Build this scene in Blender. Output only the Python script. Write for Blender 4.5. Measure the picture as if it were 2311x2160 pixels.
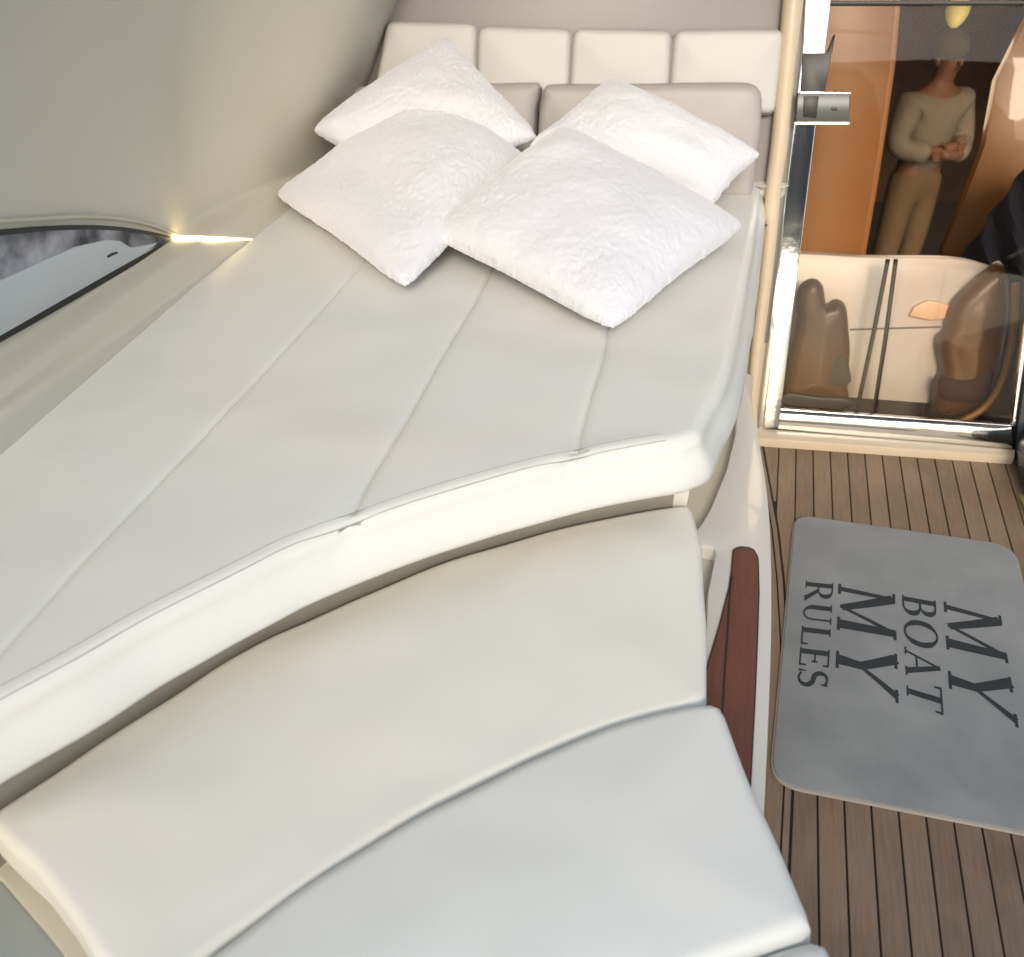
import bpy, bmesh, math, random
import numpy as np
from mathutils import Vector, Matrix, noise
from mathutils.geometry import delaunay_2d_cdt
random.seed(7)
R = math.radians
S = bpy.context.scene
for o in list(bpy.data.objects): bpy.data.objects.remove(o)
COL = S.collection

# ------------------------------------------------------------------ camera
H = 1.6; FPX = 2000.0; PITCH = math.atan(1480/2000)
cam_d = bpy.data.cameras.new('camera'); cam = bpy.data.objects.new('camera', cam_d); COL.objects.link(cam)
cam.location = (0, 0, H); cam.rotation_euler = (math.pi/2-PITCH, 0, 0)
cam_d.sensor_fit = 'HORIZONTAL'; cam_d.sensor_width = 36; cam_d.lens = 36*FPX/2311
cam_d.clip_start = .05; cam_d.clip_end = 6000
S.camera = cam
cam_d.dof.use_dof = True; cam_d.dof.focus_distance = 2.0; cam_d.dof.aperture_fstop = 4.0
# ------------------------------------------------------------------ light
SUN_EL, SUN_AZ = 32, 182          # azimuth: compass-like, 180 = behind the camera (-Y)
w = bpy.data.worlds.new('World'); S.world = w; w.use_nodes = True
nt = w.node_tree; bg = nt.nodes['Background']
sky = nt.nodes.new('ShaderNodeTexSky'); sky.sky_type = 'NISHITA'; sky.sun_disc = False
sky.sun_elevation = R(SUN_EL); sky.sun_rotation = R(SUN_AZ); sky.dust_density = 1.7; sky.air_density = 1.0; sky.ozone_density = .65
nt.links.new(sky.outputs[0], bg.inputs[0]); bg.inputs[1].default_value = .13
sd = bpy.data.lights.new('sun', 'SUN'); sd.energy = .9; sd.angle = R(16); sd.color = (1, .89, .72)
so = bpy.data.objects.new('sun', sd); COL.objects.link(so)
az, el = R(SUN_AZ), R(SUN_EL)
to_sun = Vector((math.sin(az)*math.cos(el), math.cos(az)*math.cos(el), math.sin(el)))
so.rotation_euler = (-to_sun).to_track_quat('-Z', 'Y').to_euler(); so.location = to_sun*30
S.view_settings.view_transform = 'Standard'; S.view_settings.look = 'None'
S.view_settings.gamma = 1; S.view_settings.exposure = 1.17; S.view_settings.use_curve_mapping = False

# ------------------------------------------------------------------ helpers
cp, sp = math.cos(PITCH), math.sin(PITCH)
def ray(x, y):
    u = (x-1155.5)/FPX; v = (y-1080)/FPX
    return Vector((u, cp-v*sp, -sp-v*cp))
def P(x, y, z):                       # photograph point -> point on the level z
    d = ray(x, y); return Vector((0, 0, H))+d*((z-H)/d.z)
def D(x, y, z): return P(x*1.1625, y*1.1625, z)
BA = Vector((.797, 2.405, 0)); BD = Vector((.98938, -.14535, 0)); LEAN = R(15)
BN = Vector((BD.y*math.cos(LEAN), -BD.x*math.cos(LEAN), math.sin(LEAN)))   # toward the cockpit
BU = BN.cross(BD)
if BU.z < 0: BU = -BU
def B(x, y, off=0):                   # point on the raked bulkhead plane, off = metres toward cockpit
    d = ray(x, y); o = Vector((0, 0, H)); q = BA+BN*off
    return o+d*((q-o).dot(BN)/d.dot(BN))
def bl(v):                            # local coords on the bulkhead
    r = v-BA; return Vector((r.dot(BD), r.dot(BU), r.dot(BN)))
def bw(p, q, n=0): return BA+BD*p+BU*q+BN*n
WA = Vector((-.855, 1.212, .75)); WD = Vector((.1944, .9809, 0)).normalized(); WN = Vector((WD.y, -WD.x, 0))
def W(x, y, off=0):
    d = ray(x, y); o = Vector((0, 0, H)); q = WA+WN*off
    return o+d*((q-o).dot(WN)/d.dot(WN))

def tag(o, label=None, cat=None, group=None, kind=None):
    if label: o['label'] = label
    if cat: o['category'] = cat
    if group: o['group'] = group
    if kind: o['kind'] = kind
    return o
def thing(name, loc, label, cat, group=None):
    o = bpy.data.objects.new(name, None); COL.objects.link(o); o.location = loc; o.empty_display_size = .05
    return tag(o, label, cat, group)
def mesh(name, verts, faces, mat, parent=None, smooth=True, mats=None, fm=None):
    me = bpy.data.meshes.new(name)
    off = Vector(parent.location) if parent is not None and parent.type == 'EMPTY' and parent.parent is None else Vector((0, 0, 0))
    if parent is not None and parent.type != 'EMPTY':
        p = parent
        while p.parent: p = p.parent
        off = Vector(p.location) if p.type == 'EMPTY' else Vector((0, 0, 0))
        off = off if p.type == 'EMPTY' else Vector((0, 0, 0))
    me.from_pydata([Vector(v)-off for v in verts], [], faces); me.validate(); me.update()
    for m in (mats or [mat]): me.materials.append(m)
    if fm:
        for pl, i in zip(me.polygons, fm): pl.material_index = i
    bm = bmesh.new(); bm.from_mesh(me); bmesh.ops.recalc_face_normals(bm, faces=bm.faces); bm.to_mesh(me); bm.free()
    if smooth:
        for pl in me.polygons: pl.use_smooth = True
        try: me.set_sharp_from_angle(angle=R(38))
        except Exception: pass
    o = bpy.data.objects.new(name, me); COL.objects.link(o); o.parent = parent
    return o
def arr(l): return [Vector(v) for v in l]
def catmull(pts, n=10, closed=False):
    pts = arr(pts); out = []; N = len(pts)
    rng = range(N) if closed else range(N-1)
    for i in rng:
        g = lambda k: pts[k % N] if closed else pts[min(max(k, 0), N-1)]
        a, b, c, d = g(i-1), g(i), g(i+1), g(i+2)
        for k in range(n):
            t = k/n
            out.append(.5*((2*b)+(c-a)*t+(2*a-5*b+4*c-d)*t*t+(3*b-a-3*c+d)*t**3))
    if not closed: out.append(pts[-1])
    return out
def round_poly(pts, radii):           # 2D polygon, fillet radius per vertex
    out = []; N = len(pts)
    for i in range(N):
        p = Vector(pts[i][:2]); r = radii[i] if isinstance(radii, (list, tuple)) else radii
        if r <= 0: out.append(p); continue
        a = (Vector(pts[i-1][:2])-p); b = (Vector(pts[(i+1) % N][:2])-p)
        la, lb = a.length, b.length; a.normalize(); b.normalize()
        ang = math.acos(max(-1, min(1, a.dot(b)))); t = min(r/math.tan(ang/2), la*.48, lb*.48)
        p0, p1 = p+a*t, p+b*t
        for k in range(9):
            u = k/8; out.append(p0*(1-u)**2+p*2*u*(1-u)+p1*u*u)
    return out
def resample(pts, step, closed=True):
    pts = [Vector(p[:2]) for p in pts]
    if closed: pts = pts+[pts[0]]
    L = [0]
    for a, b in zip(pts, pts[1:]): L.append(L[-1]+(b-a).length)
    n = max(8, int(L[-1]/step)); out = []; j = 0
    for k in range(n if closed else n+1):
        s = L[-1]*k/n
        while j < len(L)-2 and L[j+1] < s: j += 1
        t = (s-L[j])/max(1e-9, L[j+1]-L[j]); out.append(pts[j].lerp(pts[j+1], min(1, t)))
    return out
def area2(p): return sum(a.x*b.y-b.x*a.y for a, b in zip(p, p[1:]+p[:1]))/2
def inset(p, d):
    N = len(p); out = []
    for i in range(N):
        t = (p[(i+1) % N]-p[i-1]).normalized(); out.append(p[i]+Vector((-t.y, t.x))*d)
    return out
def inside(poly, X, Y):
    r = np.zeros(X.shape, bool); N = len(poly)
    for i in range(N):
        x0, y0 = poly[i]; x1, y1 = poly[(i+1) % N]
        if y0 == y1: continue
        c = ((y0 > Y) != (y1 > Y)) & (X < (x1-x0)*(Y-y0)/(y1-y0)+x0); r ^= c
    return r
def dist_poly(pts, X, Y, closed=False):
    d = np.full(X.shape, 9.0); L = list(pts)+([pts[0]] if closed else [])
    for (x0, y0), (x1, y1) in zip([p[:2] for p in L], [p[:2] for p in L[1:]]):
        dx, dy = x1-x0, y1-y0; q = dx*dx+dy*dy+1e-12
        t = np.clip(((X-x0)*dx+(Y-y0)*dy)/q, 0, 1); d = np.minimum(d, np.hypot(X-x0-t*dx, Y-y0-t*dy))
    return d
def cushion(name, outline, mat, parent, top=0, thick=.12, r=.03, seams=(), crown=.008, step=.018, frame=None, wob=.0015, rb=None, seed=0, rx=None, slope=0):
    """upholstered cushion: outline in the plane of frame, rounded edges, crowned face, sewn seams"""
    frame = frame or (lambda x, y, z: Vector((x, y, z)))
    rb = r if rb is None else rb; rx = rx or r
    ol = resample(outline, step)
    if area2(ol) < 0: ol.reverse()
    rings = []
    rings.append((rb, top-thick)) 
    for k in (1, 2, 3): a = math.pi/2*k/3; rings.append((rb*(1-math.sin(a)), top-thick+rb*(1-math.cos(a))))
    for k in (1, 2, 3):
        rings.append((slope*k/4-.004*math.sin(math.pi*k/4), top-thick+rb+(thick-rb-r)*k/4))
    for k in range(0, 7): a = math.pi/2*k/7; rings.append((slope+rx*(1-math.cos(a)), top-r+r*math.sin(a)))
    ins = inset(ol, slope+rx); N = len(ol)
    xs = [p.x for p in ins]; ys = [p.y for p in ins]
    gx, gy = np.meshgrid(np.arange(min(xs), max(xs), step), np.arange(min(ys), max(ys), step*.87))
    gx = gx+(np.arange(gx.shape[0]) % 2)[:, None]*step*.5
    X, Y = gx.ravel(), gy.ravel(); tp = [(p.x, p.y) for p in ins]
    ok = inside(tp, X, Y) & (dist_poly(tp, X, Y, True) > step*.6)
    for s in seams: ok &= dist_poly(s[0], X, Y) > .022
    X, Y = X[ok], Y[ok]
    ex, ey = [], []
    for s in seams:
        q = resample(s[0], .012, False)
        for i, p in enumerate(q):
            t = (q[min(i+1, len(q)-1)]-q[max(i-1, 0)]).normalized(); nn = Vector((-t.y, t.x))
            for o_ in (0, -.003, .003, -.009, .009, -.018, .018): ex.append(p.x+nn.x*o_); ey.append(p.y+nn.y*o_)
    if ex:
        ex, ey = np.array(ex), np.array(ey); k = inside(tp, ex, ey) & (dist_poly(tp, ex, ey, True) > .004)
        X = np.concatenate([X, ex[k]]); Y = np.concatenate([Y, ey[k]])
    pts = [Vector(p) for p in tp]+[Vector((a, b)) for a, b in zip(X, Y)]
    r_ = delaunay_2d_cdt(pts, [(i, (i+1) % N) for i in range(N)], [list(range(N))], 1, 1e-5)
    V2, F2, orig = r_[0], r_[2], r_[3]
    vx = np.array([v.x for v in V2]); vy = np.array([v.y for v in V2])
    de = dist_poly(tp, vx, vy, True)
    def sd(x, y):
        z = np.zeros(x.shape)
        for s in seams:
            d = dist_poly(s[0], x, y); z -= s[1]*np.exp(-(d/s[2])**2)+(1+.8*np.exp(-(np.hypot(x-s[0][-1][0], y-s[0][-1][1])/.07)**2))*s[3]*np.exp(-(d/.026)**2)
        return z
    zt = top+crown*(1-np.exp(-de/.07))+sd(vx, vy)
    zt = zt+np.array([wob*noise.fractal(Vector((a*5, b*5, seed)), 1, 2, 2) for a, b in zip(vx, vy)])*np.clip(de/.03, 0, 1)
    verts = []; faces = []
    for (d_, z_) in rings:
        rp = inset(ol, d_)
        q = np.array([(p.x, p.y) for p in rp]); z = np.full(N, z_)
        wt = max(0, (z_-(top-thick))/thick)
        z = z+sd(q[:, 0], q[:, 1])*wt
        nz = [wob*.7*noise.noise(Vector((p.x*9, p.y*9, z_*9+seed))) for p in rp]
        rp2 = inset(ol, d_)
        for i in range(N):
            sdv = -float((z[i]-z_))*.8
            t = (ol[(i+1) % N]-ol[i-1]).normalized()
            verts.append((rp[i].x-t.y*(nz[i]+sdv), rp[i].y+t.x*(nz[i]+sdv), z_ + (z[i]-z_)*(1 if wt > .9 else 0)))
    nr = len(rings); base = len(verts)
    m = {}
    for j, o_ in enumerate(orig): pass
    # the first N outline points are matched to V2 by coordinates
    key = {}
    for j, v in enumerate(V2): key[(round(v.x, 5), round(v.y, 5))] = j
    ring_idx = []
    for p in tp:
        j = key.get((round(p[0], 5), round(p[1], 5)))
        if j is None: j = int(np.argmin((vx-p[0])**2+(vy-p[1])**2))
        ring_idx.append(j)
    for a, b, c in zip(vx, vy, zt): verts.append((a, b, c))
    for k in range(nr-1):
        for i in range(N):
            j = (i+1) % N; faces.append((k*N+i, k*N+j, (k+1)*N+j, (k+1)*N+i))
    k = nr-1
    for i in range(N):
        j = (i+1) % N; a, b = base+ring_idx[j], base+ring_idx[i]
        if a != b: faces.append((k*N+i, k*N+j, a, b))
    for f in F2: faces.append(tuple(base+i for i in f))
    faces.append(tuple(reversed(range(N))))
    o = mesh(name, [frame(*v) for v in verts], faces, mat, parent)
    return o
def prism(name, outline, z0, z1, mat, parent=None, frame=None, bev=0, smooth=False, mats=None):
    """solid with the given outline, from z0 to z1 along the frame's normal, bevelled rim"""
    frame = frame or (lambda x, y, z: Vector((x, y, z)))
    ol = [Vector(p[:2]) for p in outline]
    if area2(ol) < 0: ol.reverse()
    N = len(ol); lv = [(0, z0)]
    if bev: lv += [(0, z1-bev), (bev*.3, z1-bev*.3), (bev, z1)]
    else: lv += [(0, z1)]
    v = []; f = []
    for d, z in lv: v += [frame(p.x, p.y, z) for p in (inset(ol, d) if d else ol)]
    for k in range(len(lv)-1):
        for i in range(N): j = (i+1) % N; f.append((k*N+i, k*N+j, (k+1)*N+j, (k+1)*N+i))
    tri = delaunay_2d_cdt([Vector(p) for p in (inset(ol, lv[-1][0]) if lv[-1][0] else ol)], [(i, (i+1) % N) for i in range(N)], [list(range(N))], 1, 1e-6)
    b = len(v)
    if len(tri[0]) == N:
        m = {j: tri[3][j][0] for j in range(N)}
        for t in tri[2]: f.append(tuple((len(lv)-1)*N+m[i] for i in t)); f.append(tuple(m[i] for i in reversed(t)))
    else: f.append(tuple(range((len(lv)-1)*N, len(lv)*N))); f.append(tuple(reversed(range(N))))
    return mesh(name, v, f, mat, parent, smooth or bev > 0)
def tube(name, pts, rad, mat, parent=None, n=12, flat=1.0, caps=True):
    pts = arr(pts); v = []; f = []; M = len(pts)
    up = Vector((0, 0, 1)); prev = None
    for i, p in enumerate(pts):
        t = (pts[min(i+1, M-1)]-pts[max(i-1, 0)]).normalized()
        a = prev if prev is not None else (t.cross(up) if abs(t.z) < .95 else t.cross(Vector((0, 1, 0))))
        a = (a-t*a.dot(t)).normalized(); b = t.cross(a); prev = a
        r_ = rad[i] if isinstance(rad, (list, tuple)) else rad
        for k in range(n): th = 2*math.pi*k/n; v.append(p+a*math.cos(th)*r_+b*math.sin(th)*r_*flat)
    for i in range(M-1):
        for k in range(n): l = (k+1) % n; f.append((i*n+k, i*n+l, (i+1)*n+l, (i+1)*n+k))
    if caps: f.append(tuple(reversed(range(n)))); f.append(tuple(range((M-1)*n, M*n)))
    return mesh(name, v, f, mat, parent)
bframe = lambda x, y, z: bw(x, y, z)
def bpoly(pts, off=0): return [bl(B(x, y, off)) for x, y in pts]
def wl(v): r = v-WA; return Vector((r.dot(WD), r.z))
def wframe(off=0):
    return lambda x, y, z: WA+WD*x+Vector((0, 0, 1))*y+WN*(z)

# ------------------------------------------------------------------ materials
def mat(name, col, rough=.5, metal=0, bump=None, vary=None, coat=0, spec=None, sheen=0):
    """bump=(scale, strength, distance)  vary=(scale, other colour, amount)"""
    m = bpy.data.materials.new(name); m.use_nodes = True; t = m.node_tree; b = t.nodes['Principled BSDF']
    b.inputs['Base Color'].default_value = (*col, 1); b.inputs['Roughness'].default_value = rough; b.inputs['Metallic'].default_value = metal
    b.inputs['Coat Weight'].default_value = coat; b.inputs['Sheen Weight'].default_value = sheen
    if spec is not None: b.inputs['Specular IOR Level'].default_value = spec
    tc = t.nodes.new('ShaderNodeTexCoord'); geo = t.nodes.new('ShaderNodeNewGeometry')
    if vary:
        n = t.nodes.new('ShaderNodeTexNoise'); n.inputs['Scale'].default_value = vary[0]; n.inputs['Detail'].default_value = 5; n.inputs['Roughness'].default_value = .55
        t.links.new(geo.outputs['Position'], n.inputs['Vector'])
        r = t.nodes.new('ShaderNodeValToRGB'); r.color_ramp.elements[0].position = .35; r.color_ramp.elements[1].position = .68
        r.color_ramp.elements[0].color = (*col, 1); c2 = [a*(1-vary[2])+b_*vary[2] for a, b_ in zip(col, vary[1])]; r.color_ramp.elements[1].color = (*c2, 1)
        t.links.new(n.outputs['Fac'], r.inputs['Fac']); t.links.new(r.outputs['Color'], b.inputs['Base Color'])
    if bump:
        n2 = t.nodes.new('ShaderNodeTexNoise'); n2.inputs['Scale'].default_value = bump[0]; n2.inputs['Detail'].default_value = 6
        t.links.new(geo.outputs['Position'], n2.inputs['Vector'])
        bp = t.nodes.new('ShaderNodeBump'); bp.inputs['Strength'].default_value = bump[1]; bp.inputs['Distance'].default_value = bump[2]
        t.links.new(n2.outputs['Fac'], bp.inputs['Height']); t.links.new(bp.outputs['Normal'], b.inputs['Normal'])
    return m
M = {}
M['vinyl'] = mat('ivory_vinyl', (.655, .675, .635), .42, bump=(420, .12, .001), vary=(2.6, (.69, .665, .61), .7), spec=.4)
M['vinyl_warm'] = mat('cream_vinyl', (.745, .74, .64), .42, bump=(420, .12, .001), vary=(2.2, (.78, .745, .65), .8), spec=.4)
M['vinyl_cool'] = mat('pearl_vinyl', (.76, .765, .685), .42, bump=(420, .12, .001), vary=(2.2, (.77, .76, .68), .6), spec=.4)
M['headboard'] = mat('headboard_vinyl', (.50, .495, .475), .5, bump=(420, .12, .001), vary=(5, (.52, .505, .48), .6))
M['bolster'] = mat('greige_vinyl', (.375, .36, .34), .5, bump=(420, .12, .001), vary=(5, (.37, .34, .315), .6))  # bolster's shade put into a greyer, darker vinyl
M['stitch'] = mat('grey_thread', (.22, .22, .20), .8)
M['gel'] = mat('gelcoat', (.66, .635, .565), .28, vary=(1.5, (.62, .60, .53), .7), bump=(3, .12, .02), coat=.3)
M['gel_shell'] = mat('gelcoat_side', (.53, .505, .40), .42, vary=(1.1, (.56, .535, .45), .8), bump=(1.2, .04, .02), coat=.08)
M['gel_trim'] = mat('cream_trim', (.58, .48, .34), .35, vary=(14, (.54, .45, .32), .7))
M['rust'] = mat('rust', (.14, .06, .035), .8)
M['wool'] = mat('white_fleece', (.65, .665, .71), .95, sheen=.6)
M['steel'] = mat('polished_steel', (.82, .82, .80), .09, 1, bump=(5, .15, .01))
M['steel_dark'] = mat('brushed_lock_steel', (.07, .078, .085), .35, .2)
M['black'] = mat('black_rubber', (.012, .014, .016), .45)
M['navy'] = mat('dark_teal_panel', (.012, .020, .024), .25)
M['lime'] = mat('lime_trim', (.2, .21, .06), .6)
M['letter'] = mat('dark_print', (.028, .034, .036), .9, bump=(900, .5, .001))
M['binding'] = mat('mat_binding', (.36, .32, .27), .9)
M['wood'] = mat('honey_wood', (.31, .135, .026), .4, vary=(2.3, (.26, .095, .014), .9), coat=.4)
M['wood_dark'] = mat('dark_wood', (.06, .028, .010), .5, vary=(3, (.03, .014, .006), 1))
M['cabin_dark'] = mat('cabin_floor', (.05, .045, .04), .6)
M['cream_panel'] = mat('cream_lacquer', (.60, .59, .58), .3, vary=(3.1, (.60, .50, .43), .9))  # saloon ceiling colour, also standing in for the bright reflection in the glass
M['leather'] = mat('brown_leather', (.085, .036, .02), .35, bump=(6, .2, .01), vary=(5, (.06, .03, .02), .9))  # tone of the left reflected silhouette
M['leather_y'] = mat('tan_leather', (.13, .06, .018), .3, bump=(7, .3, .02), vary=(5, (.075, .028, .018), .9))  # tone of the right reflected silhouette
M['curtain'] = mat('charcoal_cloth', (.05, .045, .045), .9)
M['jacket'] = mat('beige_jacket', (.27, .215, .155), .9, bump=(14, .6, .02))
M['trousers'] = mat('khaki_trousers', (.17, .11, .055), .9, bump=(10, .6, .02))
M['skin'] = mat('skin', (.24, .115, .065), .6)
M['belt'] = mat('brown_belt', (.12, .05, .02), .6)
M['olive'] = mat('olive_cap', (.085, .07, .022), .9)
M['water'] = mat('sea_water', (.03, .07, .08), .08, bump=(.6, .5, .3))
M['teal'] = mat('grey_blue_floor', (.33, .36, .34), .5, vary=(4, (.36, .38, .34), .8))
M['tan'] = mat('tan_gelcoat', (.25, .235, .19), .5)  # dark tone carries the shade under the pad's overhang
M['tan2'] = mat('warm_gelcoat', (.50, .46, .36), .5)
def emis(name, col, st):
    m = bpy.data.materials.new(name); m.use_nodes = True; b = m.node_tree.nodes['Principled BSDF']
    b.inputs['Base Color'].default_value = (*col, 1); b.inputs['Emission Color'].default_value = (*col, 1); b.inputs['Emission Strength'].default_value = st
    return m
M['glow'] = emis('lamp_lens', (1, .74, .38), 4)  # emission stands in for the streak of sun at the window tip
M['lamp'] = emis('lamp_shade_lit', (.32, .29, .08), .12)
def glass(name, tint, f0=.05):
    m = bpy.data.materials.new(name); m.use_nodes = True; t = m.node_tree; t.nodes.remove(t.nodes['Principled BSDF'])
    out = t.nodes['Material Output']; tr = t.nodes.new('ShaderNodeBsdfTransparent'); tr.inputs[0].default_value = (*tint, 1)
    gl = t.nodes.new('ShaderNodeBsdfGlossy'); gl.inputs['Roughness'].default_value = .0
    fr = t.nodes.new('ShaderNodeFresnel'); fr.inputs['IOR'].default_value = 1.24
    mx = t.nodes.new('ShaderNodeMixShader'); t.links.new(fr.outputs[0], mx.inputs[0]); t.links.new(tr.outputs[0], mx.inputs[1]); t.links.new(gl.outputs[0], mx.inputs[2])
    t.links.new(mx.outputs[0], out.inputs[0]); return m
M['glass'] = glass('door_glass', (.93, .90, .86))
M['tint'] = mat('tinted_window_glass', (.05, .055, .075), .08, .55, vary=(11, (.42, .44, .52), 1))  # blotchy noise colours a reflection into the pane
PD = Vector((.2569, .9664)); PE = Vector((.9664, -.2569)); PS = .0524
def teak(name, c1, c2, cell=True, spacing=PS, rough=.55):
    m = bpy.data.materials.new(name); m.use_nodes = True; t = m.node_tree; b = t.nodes['Principled BSDF']; b.inputs['Roughness'].default_value = rough
    geo = t.nodes.new('ShaderNodeNewGeometry')
    mp = t.nodes.new('ShaderNodeMapping'); mp.inputs['Rotation'].default_value = (0, 0, math.atan2(PD.x, PD.y))
    t.links.new(geo.outputs['Position'], mp.inputs['Vector'])
    sc = t.nodes.new('ShaderNodeVectorMath'); sc.operation = 'MULTIPLY'; sc.inputs[1].default_value = (1, .06, 1); t.links.new(mp.outputs[0], sc.inputs[0])
    n = t.nodes.new('ShaderNodeTexNoise'); n.inputs['Scale'].default_value = 130; n.inputs['Detail'].default_value = 7; n.inputs['Roughness'].default_value = .7; t.links.new(sc.outputs[0], n.inputs['Vector'])
    n2 = t.nodes.new('ShaderNodeTexNoise'); n2.inputs['Scale'].default_value = 5; n2.inputs['Detail'].default_value = 4; t.links.new(geo.outputs['Position'], n2.inputs['Vector'])
    ad = t.nodes.new('ShaderNodeMath'); ad.operation = 'ADD'; t.links.new(n.outputs['Fac'], ad.inputs[0]); t.links.new(n2.outputs['Fac'], ad.inputs[1])
    at = t.nodes.new('ShaderNodeAttribute'); at.attribute_name = 'plank'
    a2 = t.nodes.new('ShaderNodeMath'); a2.operation = 'MULTIPLY_ADD'; a2.inputs[1].default_value = .32; t.links.new(at.outputs['Fac'], a2.inputs[0]); t.links.new(ad.outputs[0], a2.inputs[2])
    hf = t.nodes.new('ShaderNodeMath'); hf.operation = 'MULTIPLY'; hf.inputs[1].default_value = .44; t.links.new(a2.outputs[0], hf.inputs[0])
    r = t.nodes.new('ShaderNodeValToRGB'); r.color_ramp.elements[0].position = .36; r.color_ramp.elements[1].position = .66
    r.color_ramp.elements[0].color = (*c1, 1); r.color_ramp.elements[1].color = (*c2, 1)
    t.links.new(hf.outputs[0], r.inputs[0]); t.links.new(r.outputs[0], b.inputs['Base Color'])
    bp = t.nodes.new('ShaderNodeBump'); bp.inputs['Strength'].default_value = .4; bp.inputs['Distance'].default_value = .001; t.links.new(n.outputs['Fac'], bp.inputs['Height']); t.links.new(bp.outputs[0], b.inputs['Normal'])
    return m
M['teak'] = teak('weathered_teak', (.175, .115, .068), (.30, .21, .135))
M['teak_red'] = teak('oiled_teak', (.12, .042, .025), (.19, .075, .045))
M['caulk'] = mat('black_caulk', (.022, .016, .012), .7)
def matmat():
    m = mat('grey_carpet_mat', (.27, .28, .27), .95, sheen=.3, vary=(5, (.20, .213, .207), 1))
    t = m.node_tree; b = t.nodes['Principled BSDF']; geo = t.nodes.new('ShaderNodeNewGeometry')
    n = t.nodes.new('ShaderNodeTexNoise'); n.inputs['Scale'].default_value = 700; n.inputs['Detail'].default_value = 3; t.links.new(geo.outputs['Position'], n.inputs['Vector'])
    bp = t.nodes.new('ShaderNodeBump'); bp.inputs['Strength'].default_value = .7; bp.inputs['Distance'].default_value = .002; t.links.new(n.outputs['Fac'], bp.inputs['Height']); t.links.new(bp.outputs[0], b.inputs['Normal'])
    return m
M['mat'] = matmat()

# ------------------------------------------------------------------ ground: sea and deck
ht = prism('hardtop', [(-1.7, 1.25), (2.6, 1.25), (2.6, 8.4), (-1.7, 8.4)], 2.36, 2.46, M['gel'])
tag(ht, 'white hardtop roof over the rear of the cockpit and the cabin', 'roof')
bw_ = thing('bulwark', (2.5, 0, 0), 'white bulwark with a dark cushion along the far side of the deck', 'bulwark')
prism('side_panel', [(2.35, -4.8), (2.6, -4.8), (2.6, 1.9), (2.35, 1.9)], -.25, .72, M['gel'], bw_, bev=.02)
prism('locker_door', [(2.33, -.6), (2.352, -.6), (2.352, .3), (2.33, .3)], .12, .55, M['navy'], bw_, bev=.003)
for y_ in (.55, 1.35): tube('stanchion', [(2.45, y_, .7), (2.45, y_, 1.25)], .015, M['steel'], bw_)
tube('rail', [(2.45, -4.6, 1.25), (2.45, 1.7, 1.25)], .015, M['steel'], bw_)
cnp = thing('bimini', (1.5, -4, 0), 'dark canvas bimini over the stern, behind the camera', 'bimini')
cpr = [(-2.4, 1.35), (-2.2, 1.5), (.5, 1.53), (2, 1.50), (3, 1.44), (4.6, 1.2), (5.6, .9), (5.9, 1.6), (5.4, 2.8), (4, 3.3), (2, 3.42), (0, 3.4), (-1.6, 3.2), (-2.4, 2.5)]
prism('canvas', cpr, 0, .3, mat('navy_canvas', (.05, .055, .06), .9), cnp, frame=lambda x, y, z: Vector((x, -4-z-.12*(y-1.5), y)))
for x_ in (-1.5, 1.9, 2.3, 4.9): tube('pole', [(x_, -4.1, -.25), (x_+.1, -4.1, 1.6)], .018, M['steel'], cnp)
o = mesh('sea', [(-3000, -3000, -1.7), (3000, -3000, -1.7), (3000, 3000, -1.7), (-3000, 3000, -1.7)], [(0, 1, 2, 3)], M['water']); tag(o, kind='structure')
mseam = [(1716, 985, 0), (1722, 1010, 0), (1756, 1193, 0), (1769, 1309, 0), (1782, 1500, 0), (1790, 1766, 0), (1783, 1925, 0), (1776, 2080, 0), (1760, 2400, 0)]
mp_ = [P(*q)for q in mseam]
mt = [(Vector(p[:2]).dot(PD), Vector(p[:2]).dot(PE)) for p in mp_]; mt.sort()
def mc(t): return float(np.interp(t, [a for a, b in mt], [b for a, b in mt]))
c_ref = Vector(P(1836, 1100, 0)[:2]).dot(PE)        # one measured seam
v, f, fm, pr = [], [], [], []
def addstrip(rows, val, h=.004):
    for i, (a, b) in enumerate(rows): pass
    s = len(v)
    for (t, c0, c1) in rows:
        for c, z in ((c0, -h), (c0, -.0006), (c0+.0012, 0), (c1-.0012, 0), (c1, -.0006), (c1, -h)):
            q = PD*t+PE*c; v.append((q.x, q.y, z)); pr.append(val)
    for i in range(len(rows)-1):
        for k in range(5): f.append((s+i*6+k, s+i*6+k+1, s+(i+1)*6+k+1, s+(i+1)*6+k)); fm.append(0)
def addstrip_rows(c0, c1, t0, t1, dt=.05): pass
v.clear()
def strip(rows, val):
    s = len(v); h = .006
    for (t, c0, c1) in rows:
        for c, z in ((c0, -h), (c0, -.0006), (c0+.0012, 0), (c1-.0012, 0), (c1, -.0006), (c1, -h)):
            q = PD*t+PE*c; v.append((q.x, q.y, z)); pr.append(val)
    for i in range(len(rows)-1):
        for k in range(5): f.append((s+i*6+k, s+i*6+k+1, s+(i+1)*6+k+1, s+(i+1)*6+k)); fm.append(0)
for k in range(-4, 26):
    a, b = c_ref+k*PS+.0021, c_ref+(k+1)*PS-.0021
    rows = []; t = -1.2
    while t < 2.75:
        left = max(a, mc(t)+.003)
        if b-left > .004: rows.append((t, left, b))
        elif rows: strip(rows, random.random()); rows = []
        t += .02
    if len(rows) > 1: strip(rows, random.random())
strip([(t, mc(t)-.0155, mc(t)-.003) for t in np.arange(-1.2, 2.6, .05)], .6)      # narrow listing strip beside the seam
strip([(t, mc(t)-.30, mc(t)-.0195) for t in np.arange(-1.2, 2.6, .05)], .5)     # margin board
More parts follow.
